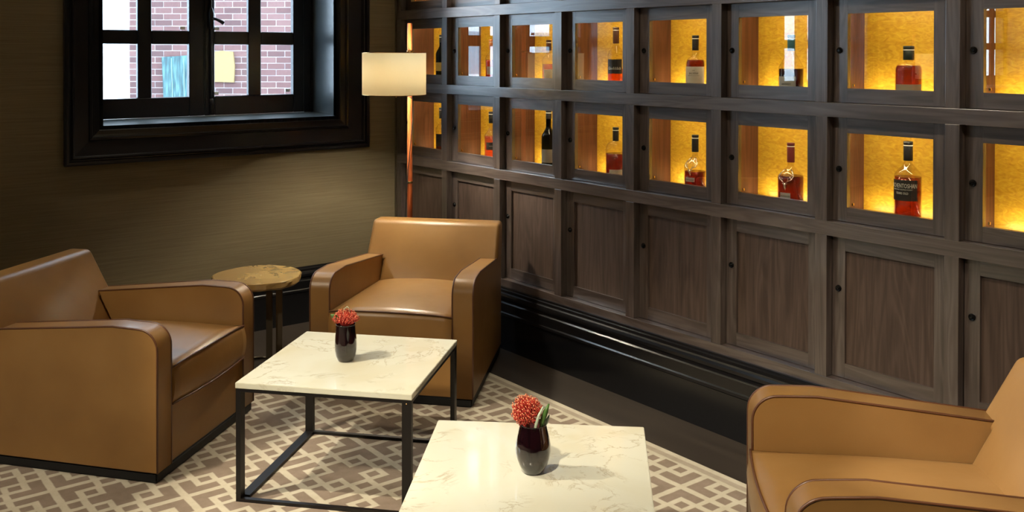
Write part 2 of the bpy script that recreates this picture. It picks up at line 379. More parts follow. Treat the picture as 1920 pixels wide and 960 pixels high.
lathe(bm, [(.001, 1.36), (.012, 1.365), (.012, 1.40), (.001, 1.405)], 10, (XS+.045, -1.165))
lathe(bm, [(.001, 1.83), (.016, 1.84), (.018, 1.93), (.010, 1.96), (.001, 1.97)], 12, (XS+.047, -1.165))
tube(bm, [(XS+.05, -1.165, 1.90), (XS+.085, -1.15, 1.895), (XS+.092, -1.12, 1.88), (XS+.09, -1.105, 1.87)], [.009, .009, .011, .012])
wnew('latch', bm, IRON)
CLIP = mat('white_plastic_clip', (.75, .78, .8), .4)
for (y, z) in ((-1.33, 1.836), (-1.115, 1.836), (-1.12, 1.432), (-.64, 1.44)):
    wnew('clip', bxm(XS+.004, XS+.012, y-.016, y+.016, z-.008, z+.012, bev=.003), CLIP)
for i, o_ in enumerate(offs[1:]):
    w2 = copy_tree(win); w2.name = 'window_%d' % (i+2); w2.location = (XW, -1.18+o_, 1.2)

# ------------------------------------------------------------------ outside
GROUND = mat('pavement_grey', (.35, .35, .36), .8)
structure(new('ground', bxm(-40, XW-.46, -40, 30, -.2, 0), GROUND))
BRK = mat('red_brick', (.3, .14, .13), .85)
oi = N(BRK, 'ShaderNodeObjectInfo'); tn = N(BRK, 'ShaderNodeTexNoise', Scale=30.0, Detail=4.0); L(BRK, coords(BRK, (1, 1, 1)), tn.inputs['Vector'])
mm = mth(BRK, 'ADD', mth(BRK, 'MULTIPLY', oi.outputs['Random'], .7), mth(BRK, 'MULTIPLY', tn.outputs['Fac'], .4))
L(BRK, ramp(BRK, mm, [(.15, (.062, .030, .031)), (.5, (.095, .042, .040)), (.95, (.135, .070, .066))]), bsdf(BRK).inputs['Base Color'])
MORT = mat('pale_mortar', (.30, .26, .26), .9)
me_b = None
def brick_wall(p0, p1, z0, z1, label, t=.25):
    """brick courses on a mortar core between plan points p0 and p1 (front face on the right-hand side going p0 -> p1)"""
    p0 = Vector((*p0, 0)); p1 = Vector((*p1, 0)); d = (p1-p0); Ln = d.length; d.normalize(); ang = math.atan2(d.y, d.x)
    root = empty('brick_wall', p0, ang); tag(root, label, 'wall', 'brick walls beyond the window')
    new('mortar_core', bxm(0, Ln, .005, t, 0, z1+3), MORT, root)
    bl, bh = .225, .079
    full = bxm(0, bl-.011, 0, .02, 0, bh-.011); me = bpy.data.meshes.new('brick'); bmesh.ops.recalc_face_normals(full, faces=full.faces); full.to_mesh(me); full.free(); me.materials.append(BRK)
    half = bxm(0, bl/2-.011, 0, .02, 0, bh-.011); mh = bpy.data.meshes.new('brick_half'); bmesh.ops.recalc_face_normals(half, faces=half.faces); half.to_mesh(mh); half.free(); mh.materials.append(BRK)
    rows = int((z1-z0)/bh)
    for r in range(rows):
        x = 0
        if r % 2: new('brick', mh, None, root, loc=(0, random.uniform(-.002, .002), z0+r*bh)); x = bl/2
        while x+bl/2 <= Ln+.001:
            if x+bl <= Ln+.012: new('brick', me, None, root, loc=(x, random.uniform(-.003, .003), z0+r*bh)); x += bl
            else: new('brick', mh, None, root, loc=(x, 0, z0+r*bh)); x += bl/2
    return root
brick_wall((-12.88, .405), (-11.37, 2.15), .85, 2.75, 'red brick wall seen through the window, broad face left of its corner')
brick_wall((-11.37, 2.15), (-11.62, 3.0), .85, 2.75, 'red brick wall seen through the rightmost panes, darker face right of its corner')
TEAL = mat('teal_streaked', (.14, .42, .46), .6)
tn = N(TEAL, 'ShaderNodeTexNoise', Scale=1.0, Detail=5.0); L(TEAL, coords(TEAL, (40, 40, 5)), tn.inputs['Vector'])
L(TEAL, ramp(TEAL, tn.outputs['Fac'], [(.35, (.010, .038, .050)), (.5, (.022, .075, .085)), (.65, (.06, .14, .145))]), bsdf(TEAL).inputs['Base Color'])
YELB = mat('yellow_reflection', (.20, .14, .055), .7)
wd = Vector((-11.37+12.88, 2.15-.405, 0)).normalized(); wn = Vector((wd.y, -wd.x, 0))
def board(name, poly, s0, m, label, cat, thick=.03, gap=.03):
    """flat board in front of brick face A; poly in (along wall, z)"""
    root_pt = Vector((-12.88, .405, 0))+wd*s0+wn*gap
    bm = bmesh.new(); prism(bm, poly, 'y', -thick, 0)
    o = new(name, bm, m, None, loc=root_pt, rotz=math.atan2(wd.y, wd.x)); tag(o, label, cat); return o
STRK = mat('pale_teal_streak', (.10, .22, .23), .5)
tb = board('teal_standin_panel', [(.07, .002), (.42, .002), (.42, 1.66), (.0, 1.63)], .445, TEAL, 'streaked teal panel added outside for a teal shape in the glass, left casement', 'panel')  # added panel, stands in for the teal shape in the window glass
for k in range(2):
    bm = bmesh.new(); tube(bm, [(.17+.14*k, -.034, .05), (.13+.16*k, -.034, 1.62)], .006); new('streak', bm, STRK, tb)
yb = board('yellow_reflection_board', [(.0, 1.32), (.40, 1.31), (.41, 1.52), (.39, 1.70), (.25, 1.715), (.1, 1.695), (0, 1.66)], .97, YELB, 'pale yellow board with curved top imitating a reflection in the glass, right casement', 'board', gap=.0)  # added board, its colour and outline imitate a reflection in the window glass
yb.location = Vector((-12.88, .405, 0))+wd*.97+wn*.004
# pale building
PALE = mat('white_render', (.82, .84, .86), .8)
DKGL = mat('far_window_glass', (.25, .32, .36), .2)
bl = empty('white_building', (-26, 0, 0)); tag(bl, 'bright white rendered building far beyond the leftmost panes', 'building')
new('wall', bxm(-4, 0, -34, 12, 0, 4.6), PALE, bl)
for j in range(-9, 3):
    for k in range(1):
        f = new('window', bxm(-.02, .05, j*3.2+.4, j*3.2+1.6, .9+k*2.6, 2.5+k*2.6), PALE, bl)
        new('window_glass', bxm(.05, .06, j*3.2+.5, j*3.2+1.5, 1.0+k*2.6, 2.4+k*2.6), DKGL, f)

# ------------------------------------------------------------------ display cabinet
PX0, DX, PW = -5.628, .5443, .055
NP = 14
def px(k): return PX0+DX*k
RA = (1.908, 1.969); RB = (1.433, 1.490); RC = (.956, 1.014); RD = (.338, .385); RT = (2.384, 2.445)
cab = empty('display_cabinet', (PX0, 0, .338))
tag(cab, 'dark oak wall cabinet with rows of glazed lit compartments above panelled doors', 'cabinet')
CO = Vector((PX0, 0, .338))
def cnew(name, bm, m, parent=cab, loc=None, smooth=False):
    for v in bm.verts: v.co -= CO
    return new(name, bm, m, parent, smooth)
XE = px(NP)+PW
tiers = [(RD[1], RC[0]), (RC[1], RB[0]), (RB[1], RA[0]), (RA[1], RT[0]), (RT[1], 2.90)]
for a, b in (RD, RC, RB, RA, RT, (2.90, ZC)):
    cnew('rail', bxm(PX0, XE, 0, .07, a, b, bev=.0015), OAKX)
me_posts = {}
for k in range(NP+1):
    for ti, (a, b) in enumerate(tiers):
        if ti not in me_posts:
            o = cnew('post', bxm(PX0, PX0+PW, .0006, .07, a, b, bev=.0015), OAKZ); me_posts[ti] = o
        else:
            o = me_posts[ti].copy(); COL.objects.link(o)
        o.location.x = DX*k
# carcass: dividers, shelves, niche backs
for k in range(NP+1): cnew('divider', bxm(px(k), px(k)+PW, .07, .27, .385, 2.384), LINE)
for z0, z1 in ((.34, .40), (.94, 1.030), (1.420, 1.506), (1.895, 1.985), (2.37, 2.46)): cnew('shelf', bxm(PX0, XE, .0702, .27, z0, z1), LINE)
first = None
for k in range(NP):
    for (a, b) in ((1.030, 1.420), (1.506, 1.895), (1.985, 2.37)):
        if k > 9 and a > 1.9: continue
        if first is None:
            first = cnew('back_panel', bxm(px(0)+PW, px(1), .262, .27, a, b), AMB); base_z = a; o = first
        else: o = first.copy(); COL.objects.link(o)
        o.location = (DX*k, 0, a-base_z)
# glazed door prototype
def door_frame(z0, z1, sl, sr, rb, rt, m=OAKZ):
    bm = bmesh.new(); x0, x1 = PX0+PW+.002, PX0+DX-.002
    box(bm, x0, x0+sl, .04, .062, z0, z1); box(bm, x1-sr, x1, .04, .062, z0, z1)
    box(bm, x0+sl, x1-sr, .0405, .062, z0, z0+rb, 1); box(bm, x0+sl, x1-sr, .0405, .062, z1-rt, z1, 1)
    return bm
def knobbm(z):
    bm = bmesh.new(); c = (PX0+PW+.030, z)
    def rg(r, y): return [bm.verts.new((c[0]+r*math.cos(2*PI*i/16), y, c[1]+r*math.sin(2*PI*i/16))) for i in range(16)]
    rs = [rg(.013, .040), rg(.013, .036), rg(.011, .033), rg(.007, .034), rg(.005, .031), rg(.001, .031)]
    for a, b in zip(rs, rs[1:]):
        for i in range(16): bm.faces.new((a[i], a[(i+1) % 16], b[(i+1) % 16], b[i]))
    return bm
z0, z1 = RC[1]+.002, RB[0]-.002
gd = cnew('glazed_door', door_frame(z0, z1, .063, .063, .056, .061), [OAKZ, OAKX])
cnew('glass', bxm(PX0+PW+.06, PX0+DX-.06, .050, .054, z0+.052, z1-.057), PANE, gd)
cnew('lock', knobbm(.5*(z0+z1)), KNOB, gd)
cnew('pin', bxm(PX0+PW+.075, PX0+PW+.083, .056, .064, z0+.062, z0+.074, bev=.002), BRASS, gd)
gd_first = True
for (a, b) in tiers[1:4]:
    for k in range(NP):
        if gd_first: gd_first = False; o = gd
        else: o = copy_tree(gd)
        o.location = (DX*k, 0, a-tiers[1][0])
z0, z1 = RD[1]+.002, RC[0]-.002
pd = cnew('panelled_door', door_frame(z0, z1, .056, .056, .058, .058), [OAKZ, OAKX])
cnew('panel', bxm(PX0+PW+.05, PX0+DX-.05, .052, .058, z0+.05, z1-.05), OAKP, pd)
cnew('lock', knobbm(.747-.004), KNOB, pd)
for k in range(1, NP):
    o = copy_tree(pd); o.location = (DX*k, 0, 0)
for k in range(NP): cnew('panelled_door', door_frame(2.447, 2.898, .056, .056, .058, .058), [OAKZ, OAKX]).location.x = DX*k
cnew('backing', bxm(PX0, XE, .062, .0699, 2.446, 2.899), OAKP)
# strip lights at the front of each niche floor
for k in range(0, 10):
    for a in (1.030, 1.506, 1.985):
        if a > 1.9 and k > 7: continue
        zt_ = a+.385
        lamp('niche_strip_lamp', 'AREA', (px(k)+PW+.245, .205, a+.008), .55, (1, .84, .56), (px(k)+PW+.245, .262, a+.14), shape='RECTANGLE', size=.44, size_y=.012)
        lamp('niche_strip_lamp', 'AREA', (px(k)+PW+.245, .085, zt_), .66, (1, .84, .56), (px(k)+PW+.245, .22, zt_-.22), shape='RECTANGLE', size=.44, size_y=.012)

# ------------------------------------------------------------------ bottles
def plastic(name, c, r=.35, metal=0): return mat(name, c, r, metal)
CAPS = {'black': plastic('cap_black', (.015, .015, .015)), 'maroon': plastic('cap_maroon', (.16, .02, .02)), 'green': plastic('cap_green', (.018, .028, .02)),
        'teal': plastic('cap_teal', (.03, .10, .12)), 'brown': plastic('cap_brown', (.09, .035, .02)), 'orange': plastic('cap_orange', (.7, .25, .08))}
LBL = {'dark': plastic('label_dark', (.025, .022, .02), .6), 'cream': plastic('label_cream', (.72, .66, .52), .7), 'silver': plastic('label_silver', (.55, .54, .50), .4),
       'kraft': plastic('label_kraft', (.42, .33, .22), .7), 'yellow': plastic('label_yellow', (.75, .55, .15), .6), 'grey': plastic('label_grey', (.35, .32, .27), .7)}
INKW = plastic('ink_pale', (.8, .78, .7), .6); INKB = plastic('ink_dark', (.03, .025, .02), .6)
STAG = plastic('stag_metal', (.75, .70, .6), .25, 1)
LIQ = {}
def liquid(c):
    if c not in LIQ:
        cc = {'amber': (.80, .22, .03), 'red': (.36, .05, .035), 'plum': (.14, .03, .035), 'orange': (.90, .30, .05), 'brown': (.52, .13, .035)}[c]
        LIQ[c] = thin('whisky_'+c, cc, 1.0, .02, body=tuple(.6*x for x in cc), bodyfac=.22)
    return LIQ[c]
CAMXY = Vector((0, -3.4))
def arc_label(R, z0, z1, a0, a1, n=14):
    bm = bmesh.new(); A = []; 
    for i in range(n+1):
        a = a0+(a1-a0)*i/n; A.append((bm.verts.new((R*math.cos(a), R*math.sin(a), z0)), bm.verts.new((R*math.cos(a), R*math.sin(a), z1))))
    for p, q in zip(A, A[1:]): bm.faces.new((p[0], q[0], q[1], p[1])).smooth = True
    return bm
def wrap_text(body, size, R, z, ac, xs=1):
    me = text_mesh(body, size, xscale=xs)
    for v in me.vertices:
        a = ac+v.co.x/R; r = R+v.co.z+.0003; zz = z+v.co.y; v.co = (r*math.cos(a), r*math.sin(a), zz)
    return me
def bottle(k, base, h, R, neck, zs, zn, fill, liq, glass, cap, caph, capr, label, lab, texts, group_label, stag=False, bulge=0, turn=0):
    """zs: height where the straight body ends, zn: height where the neck starts"""
    x = px(k)+PW+.262; y = .15
    root = empty('whisky_bottle' if glass is CLEAR else 'wine_bottle', (x, y, base))
    tag(root, group_label, 'bottle')
    ac = math.atan2(-3.4-y, 0-x)+turn     # face the room, as in the photograph
    sh = []
    for i in range(9):
        t = i/8; s = .5-.5*math.cos(PI*t)
        if bulge == 2: s = t**1.05     # sloping cone shoulder
        if bulge == 1: s = 1-math.sqrt(max(0, 1-t*t))
        sh.append((R+(neck-R)*s, zs+(zn-zs)*t))
    prof = [(R*.55, 0), (R*.92, .001), (R, .008), (R, zs*.5)]+sh+[(neck, (zn+h)/2), (neck, h-.01)]
    bm = bmesh.new(); lathe(bm, prof, 36, cap0=True); new('glass', bm, glass, root)
    if liq:
        fz = fill; lp = [(R*.5, .006)]+[(r-.003, max(z, .006)) for r, z in prof if .004 < z < fz]
        rr = R-.003
        for (r0, za), (r1, zb) in zip(prof, prof[1:]):
            if za <= fz <= zb: rr = r0+(r1-r0)*(fz-za)/(zb-za+1e-9)-.003
        lp.append((rr, fz)); bm = bmesh.new(); lathe(bm, lp, 36, cap0=True, cap1=True); new('whisky', bm, liquid(liq), root)
    if cap:
        bm = bmesh.new(); c0 = h-caph
        lathe(bm, [(capr*.97, c0), (capr, c0+.002), (capr, h-.018), (capr*.93, h-.016), (capr*.93, h-.013), (capr*1.02, h-.011), (capr*1.02, h-.001), (capr*.9, h)], 24, cap0=True, cap1=True)
        new('cap', bm, CAPS[cap], root)
        bm = bmesh.new(); lathe(bm, [(capr*1.0, h-.0175), (capr*1.03, h-.017), (capr*1.03, h-.0145), (capr, h-.014)], 24); new('cap_ring', bm, INKW, root)
    if label:
        w, lz0, lz1 = lab
        l = new('label', arc_label(R+.0008, lz0, lz1, ac-w, ac+w), LBL[label], root)
        for (tx, size, z, ink, xs) in texts:
            t = new('lettering', wrap_text(tx, size, R+.001, z, ac, xs), ink, l)
    if stag:   # stag head with antlers applied to the shoulder
        bm = bmesh.new()
        def at(u, z):
            r = R
            for (r0, za), (r1, zb) in zip(prof, prof[1:]):
                if za <= z <= zb: r = r0+(r1-r0)*(z-za)/(zb-za+1e-9)
            a = ac+u/R; return ((r+.002)*math.cos(a), (r+.002)*math.sin(a), z)
        hz = stag
        tube(bm, [at(0, hz), at(.0, hz-.012), at(.003, hz-.024), at(.002, hz-.03)], [.0035, .006, .004, .0025], 6)
        for sgn in (-1, 1):
            main = [(.003, 0), (.012, .008), (.026, .014), (.036, .028), (.036, .044), (.028, .056)]
            tube(bm, [at(sgn*u, hz+z) for u, z in main], [.002]*6, 6)
            for (u, z), (du, dz) in zip(main[1:5], ((.002, .014), (-.006, .016), (.008, .012), (.008, .01))):
                tube(bm, [at(sgn*u, hz+z), at(sgn*(u+du), hz+z+dz)], [.0017, .001], 6)
            tube(bm, [at(sgn*.004, hz-.004), at(sgn*.014, hz-.002)], [.003, .001], 6)
        new('stag_emblem', bm, STAG, root, smooth=True)
    return root
Z1, Z2 = 1.506, 1.030
P = 'bottle in the '
bottle(6, Z2, .315, .051, .0135, .180, .238, .178, 'brown', CLEAR, 'black', .075, .0175, 'dark', (1.15, .088, .168),
       [('AUCHENTOSHAN', .024, .138, INKW, .60), ('SINGLE MALT SCOTCH WHISKY', .0062, .129, INKW, .9), ('YEARS OLD', .012, .113, INKW, .8)], 'amber whisky bottle with black label and black cap, lower glazed row, right', turn=-.45)
bottle(5, Z2, .270, .056, .0135, .118, .175, .128, 'red', CLEAR, 'maroon', .085, .0165, 'silver', (.42, .034, .058),
       [('THE DALMORE', .0085, .041, INKB, .8)], 'dark red whisky bottle with maroon cap and stag emblem, lower glazed row', stag=.10, turn=-.45)
bottle(4, Z2, .268, .052, .0135, .118, .172, .095, 'red', CLEAR, 'black', .082, .0165, 'silver', (.45, .048, .068),
       [('THE DALMORE', .0078, .054, INKB, .8)], 'whisky bottle with black cap and stag emblem, half empty, lower glazed row', stag=.105, turn=-.5)
bottle(3, Z2, .271, .052, .0150, .150, .200, .135, 'red', CLEAR, 'black', .072, .0165, 'cream', (.7, .02, .055), [], 'broad-shouldered bottle with black cap and low reddish whisky, lower glazed row', bulge=1)
bottle(2, Z2, .335, .040, .0150, .180, .245, 0, None, DARKG, 'black', .05, .0165, 'grey', (.9, .04, .115), [], 'tall black wine bottle with grey label, lower glazed row', turn=-.3)
bottle(1, Z2, .300, .042, .0140, .150, .200, .15, 'orange', CLEAR, 'black', .07, .016, 'dark', (.8, .07, .115), [('RESERVE', .008, .09, INKW, .9)], 'orange whisky bottle half hidden by the second post, lower glazed row')
bottle(0, Z2, .300, .038, .0140, .160, .205, .05, 'red', CLEAR, 'black', .07, .016, 'dark', (1.2, .05, .13), [], 'bottle with tall black label nearest the corner, lower glazed row')
bottle(0, Z1, .300, .038, .0140, .170, .235, 0, None, DARKG, 'black', .05, .016, 'yellow', (1.2, .065, .12), [], 'dark bottle with yellow label nearest the corner, upper glazed row')
bottle(1, Z1, .264, .036, .0135, .150, .195, .14, 'amber', CLEAR, 'orange', .06, .015, 'cream', (.8, .05, .10), [], 'bottle with orange cap half hidden by the second post, upper glazed row')
bottle(2, Z1, .256, .038, .0135, .140, .185, .12, 'amber', CLEAR, 'brown', .06, .015, 'cream', (.8, .04, .09), [], 'amber bottle with brown cap behind the lampshade reflection, upper glazed row')
bottle(3, Z1, .317, .043, .0150, .165, .235, .10, 'orange', CLEAR, 'brown', .085, .0165, 'dark', (1.0, .075, .150),
       [('Glenfiddich', .021, .096, INKW, .75)], 'orange whisky bottle with brown neck foil and brown label, upper glazed row', turn=-.2)
bottle(4, Z1, .267, .045, .0165, .125, .168, .15, 'brown', CLEAR, 'black', .072, .0165, 'cream', (1.3, .02, .118),
       [('THE', .007, .098, INKB, 1), ('BALVENIE', .0125, .082, INKB, .85), ('SINGLE MALT SCOTCH WHISKY', .004, .074, INKB, 1)], 'round-shouldered whisky bottle with black cap and cream label, upper glazed row', bulge=1, turn=-.2)
bottle(5, Z1, .262, .054, .0135, .120, .195, .115, 'plum', CLEAR, 'teal', .070, .0165, 'silver', (.75, .015, .082),
       [('HENNESSY', .010, .046, INKB, .9)], 'conical-shouldered dark bottle with teal cap and silver label, upper glazed row', bulge=2, turn=-.4)
o = bottle(6, Z1, .211, .050, .0160, .115, .150, .135, 'brown', CLEAR, 'green', .055, .0205, 'kraft', (1.1, .005, .062), [], 'squat whisky bottle with dark green stopper and kraft label, upper glazed row', bulge=1)

# ------------------------------------------------------------------ armchairs
CW, AW, AH, AB, FJ, BT, BF, SZ, TK = .819, .104, .612, .553, -.724, .735, -.822, .424, .134
DP = -.90   # rear of the body
def tap(bm):
    for v in bm.verts: v.co.y *= (1+TK*v.co.x)
    return bm
def side_profile(inset=0):
    """arm outline in (x, z), front at x = 0"""
    r = .082-inset; pts = [(DP+inset, .042+inset), (-inset, .042+inset), (-inset, AH-.012-.082)]
    cx, cz = -.082, AH-.012-.082
    for i in range(1, 9):
        a = (PI/2)*i/9; pts.append((cx+r*math.cos(a), cz+r*math.sin(a)))
    pts.append((-.095, AH-.0115-inset))
    pts.append((-.20, AH-.008-inset)); pts.append((DP+inset, AB-.012-inset))
    return pts
def arm(side):
    bm = bmesh.new(); y0, y1 = side*(CW/2-AW), side*CW/2
    prism(bm, side_profile(), 'y', min(y0, y1), max(y0, y1))
    bmesh.ops.bevel(bm, geom=[e for e in bm.edges if abs(e.verts[0].co.y-e.verts[1].co.y) < 1e-5], offset=.005, segments=2, affect='EDGES', profile=.6)
    for f in bm.faces: f.smooth = True
    return tap(bm)
def pipe_path(y):
    pts = side_profile(.001); path = [(pts[1][0], pts[1][1])]+pts[2:]
    path = [(x, z) for x, z in path]; path[-1] = (DP+.03, AB-.010)
    bm = bmesh.new(); tube(bm, [(x, y, z) for x, z in path], .0043, 6); return tap(bm)
def make_chair():
    r = empty('leather_armchair')
    for side in (-1, 1):
        a = new('arm', arm(side), LEA, r); a.modifiers.new('n', 'WEIGHTED_NORMAL')
        for yy in (CW/2-.002, CW/2-AW+.002): new('piping', pipe_path(side*yy), PIPE, a)
    hi = CW/2-AW
    # seat cushion with crowned top
    bm = bmesh.new(); nx, ny = 14, 14; x1, x0 = .002, -.70; w = hi+.001
    top = [[None]*(ny+1) for _ in range(nx+1)]
    def zt(i, j):
        a = i/nx; b = j/ny
        return SZ+.046*(math.sin(PI*min(1, max(0, b)))**.6)*(math.sin(PI*(.08+.84*a))**.7)
    for i in range(nx+1):
        for j in range(ny+1):
            x = x0+(x1-x0)*i/nx; y = -w+2*w*j/ny
            xx = x+(.020*math.sin(PI*j/ny) if i == nx else 0)
            top[i][j] = bm.verts.new((xx, y, zt(i, j)))
    for i in range(nx):
        for j in range(ny): bm.faces.new((top[i][j], top[i+1][j], top[i+1][j+1], top[i][j+1])).smooth = True
    edge = [top[nx][j] for j in range(ny+1)]; prev = edge; cols = []
    for q in range(1, 7):
        t = q/6; cur = []
        for j in range(ny+1):
            bx = .020*math.sin(PI*j/ny)+.014*math.sin(PI*t)
            cur.append(bm.verts.new((x1+bx, -w+2*w*j/ny, zt(nx, j)*(1-t)+.280*t)))
        for j in range(ny): bm.faces.new((prev[j], cur[j], cur[j+1], prev[j+1])).smooth = True
        prev = cur; cols.append(cur)
    bk = [bm.verts.new((x0, -w+2*w*j/ny, .280)) for j in range(ny+1)]
    for j in (0, ny):
        ch_ = [top[i][j] for i in range(nx+1)]+[c_[j] for c_ in cols]+[bk[j]]
        bm.faces.new(ch_)
    for j in range(ny):
        bm.faces.new((prev[j], bk[j], bk[j+1], prev[j+1])); bm.faces.new((bk[j], top[0][j], top[0][j+1], bk[j+1]))
    sc = new('seat_cushion', tap(bm), LEA, r)
    for zz in (0, 1):
        bm = bmesh.new(); pts = []
        for j in range(ny+1):
            z = zt(nx, j)+.001 if zz == 0 else .281
            pts.append((x1+.020*math.sin(PI*j/ny)+.003, -w+2*w*j/ny, z))
        tube(bm, pts, .0042, 6); new('piping', tap(bm), PIPE, sc)
    # front rail below cushion
    new('front_rail', tap(bxm(-.70, -.014, -hi-.001, hi+.001, .042, .2795)), LEA, r)
    # back: T shape, reclined
    def outline():
        e = .006
        return [(-hi+.003, .280), (hi-.003, .280), (hi-.003, .524), (CW/2+e, .532), (CW/2+e, BT), (-CW/2-e, BT), (-CW/2-e, .532), (-hi+.003, .524)]
    bm = bmesh.new(); sl = (BF-FJ)/(BT-AB); fr = []; rr = []
    for (y, z) in outline():
        xf = FJ+sl*(z-AB)+.002; th = .13 if z > .3 else .12
        fr.append(bm.verts.new((xf, y, z))); rr.append(bm.verts.new((DP-.0 if z < .57 else min(xf-.10, DP-.03), y, z)))
    bm.faces.new(fr); bm.faces.new(rr[::-1]); n = len(fr)
    for i in range(n): bm.faces.new((fr[i], rr[i], rr[(i+1) % n], fr[(i+1) % n]))
    bmesh.ops.recalc_face_normals(bm, faces=bm.faces)
    bmesh.ops.bevel(bm, geom=bm.edges[:], offset=.026, segments=4, affect='EDGES', profile=.55)
    bmesh.ops.triangulate(bm, faces=[f for f in bm.faces if len(f.verts) > 4])
    bmesh.ops.subdivide_edges(bm, edges=[e for e in bm.edges if e.calc_length() > .12], cuts=3, use_grid_fill=True)
    for v in bm.verts:     # slight puff of the front face
        x, y, z = v.co; f = max(0, 1-(abs(y)/(CW/2-.05))**2)*max(0, 1-((z-.54)/.22)**2)
        if x > FJ+sl*(z-AB)-.03: v.co.x += .018*f
    for f in bm.faces: f.smooth = True
    new('backrest', tap(bm), LEA, r).modifiers.new('n', 'WEIGHTED_NORMAL')
    new('rear_panel', tap(bxm(DP+.002, -.75, -hi, hi, .042, .3)), LEA, r)
    bm = bmesh.new(); box(bm, DP+.006, -.006, -CW/2+.006, CW/2-.006, 0, .0415)
    bmesh.ops.bevel(bm, geom=bm.edges[:], offset=.006, segments=2, affect='EDGES'); new('plinth', tap(bm), PLINTH, r)
    return r
ch = make_chair()
GR = 'tan leather armchairs'
CZ = .008
poses = [((-4.082, -1.863), 40.82, 'tan leather armchair at the left, cut off by the photo edge, beside round stone table'),
         ((-4.035, -.999), 311.18, 'tan leather armchair facing the camera, in the corner by the floor lamp'),
         ((-1.733, -1.129), 226.0, 'tan leather armchair at lower right in front of the panelled doors')]
for i, (p, a, lb) in enumerate(poses):
    o = ch if i == 0 else copy_tree(ch)
    o.location = (*p, CZ); o.rotation_euler = (0, 0, math.radians(a)); tag(o, lb, 'armchair', GR)

# ------------------------------------------------------------------ coffee tables
TS = .685; TH = .455-CZ
def make_table():
    r = empty('coffee_table'); h = TS/2
    bm = bmesh.new(); box(bm, -h, h, -h, h, TH-.022, TH); bmesh.ops.bevel(bm, geom=bm.edges[:], offset=.0018, segments=2, affect='EDGES')
    new('tabletop', bm, MARB, r)
    e = h-.002; t = .008; b = .036; zt = TH-.0222
    # local x = along the front edge, local y = away from the viewer
    specs = [(-e, -e, .019, b), (e, -e, -b, .019), (-e, e, b, -.019), (e, e, -.019, -b)]
    for (x, y, dx, dy) in specs:
        bm = bmesh.new(); box(bm, min(x, x+dx), max(x, x+dx), min(y, y+dy), max(y, y+dy), 0, zt); new('leg', bm, IRON, r)
    for z0, z1, hh in ((zt-.012, zt-.0002, .03), (.0, .012, .038)):
        for (x0, x1, y0, y1) in ((-e+.019, e-.036, -e, -e+.018), (-e+.036, e-.019, e-.018, e), (-e, -e+hh, -e+.036, e-.019), (e-hh, e, -e+.019, e-.036)):
            new('rail', bxm(x0, x1, y0, y1, z0, z1), IRON, r)
    bm = bmesh.new(); bmesh.ops.create_uvsphere(bm, u_segments=8, v_segments=6, radius=.003)
    for v in bm.verts: v.co += Vector((e-.018, -e-.0005, zt-.014))
    new('screw', bm, BRASS, r)
    return r
t1 = make_table(); t1.location = (-3.466, -1.505, CZ); t1.rotation_euler = (0, 0, math.radians(41.5))
tag(t1, 'square cream marble coffee table between the two far armchairs', 'table', 'marble coffee tables')
t2 = copy_tree(t1)
a2 = math.radians(47.15); ux = Vector((math.cos(a2), math.sin(a2))); uy = Vector((-math.sin(a2), math.cos(a2)))
bl2 = Vector((-2.722, -1.593)); c2 = bl2+ux*TS/2-uy*TS/2
t2.location = (c2.x, c2.y, CZ); t2.rotation_euler = (0, 0, a2)
tag(t2, 'square white veined marble coffee table nearest the camera', 'table', 'marble coffee tables')

# ------------------------------------------------------------------ vases and flowers
PETR = mat('protea_red', (.55, .055, .035), .5); PETY = mat('protea_tip', (.85, .30, .15), .5); LEAF = mat('leaf_green', (.07, .16, .03), .45); LEAFP = mat('leaf_pale', (.42, .50, .38), .4); STEM = mat('stem', (.10, .07, .03), .6)
def vase(loc, prof, label, inner):
    r = empty('glass_vase', loc); tag(r, label, 'vase', 'plum glass vases')
    bm = bmesh.new(); lathe(bm, prof, 40); new('body', bm, PLUM, r)
    bm = bmesh.new(); pb = prof[0][0]
    R1 = [p for p in prof if p[1] < inner]
    lathe(bm, [(pb*.6, .0), (pb, .0005)]+[(p[0]-.0012, p[1]) for p in R1 if p[1] > .001]+[(R1[-1][0]*.75, inner+.002), (.001, inner-.004)], 40, cap0=True); new('clear_base', bm, BASEG, r, smooth=True)
    bm = bmesh.new(); zt = prof[-1][1]; rt = prof[-1][0]
    tube(bm, [(rt*math.cos(2*PI*i/24), rt*math.sin(2*PI*i/24), zt) for i in range(25)], .0013, 6); new('rim', bm, PLUM, r)
    return r
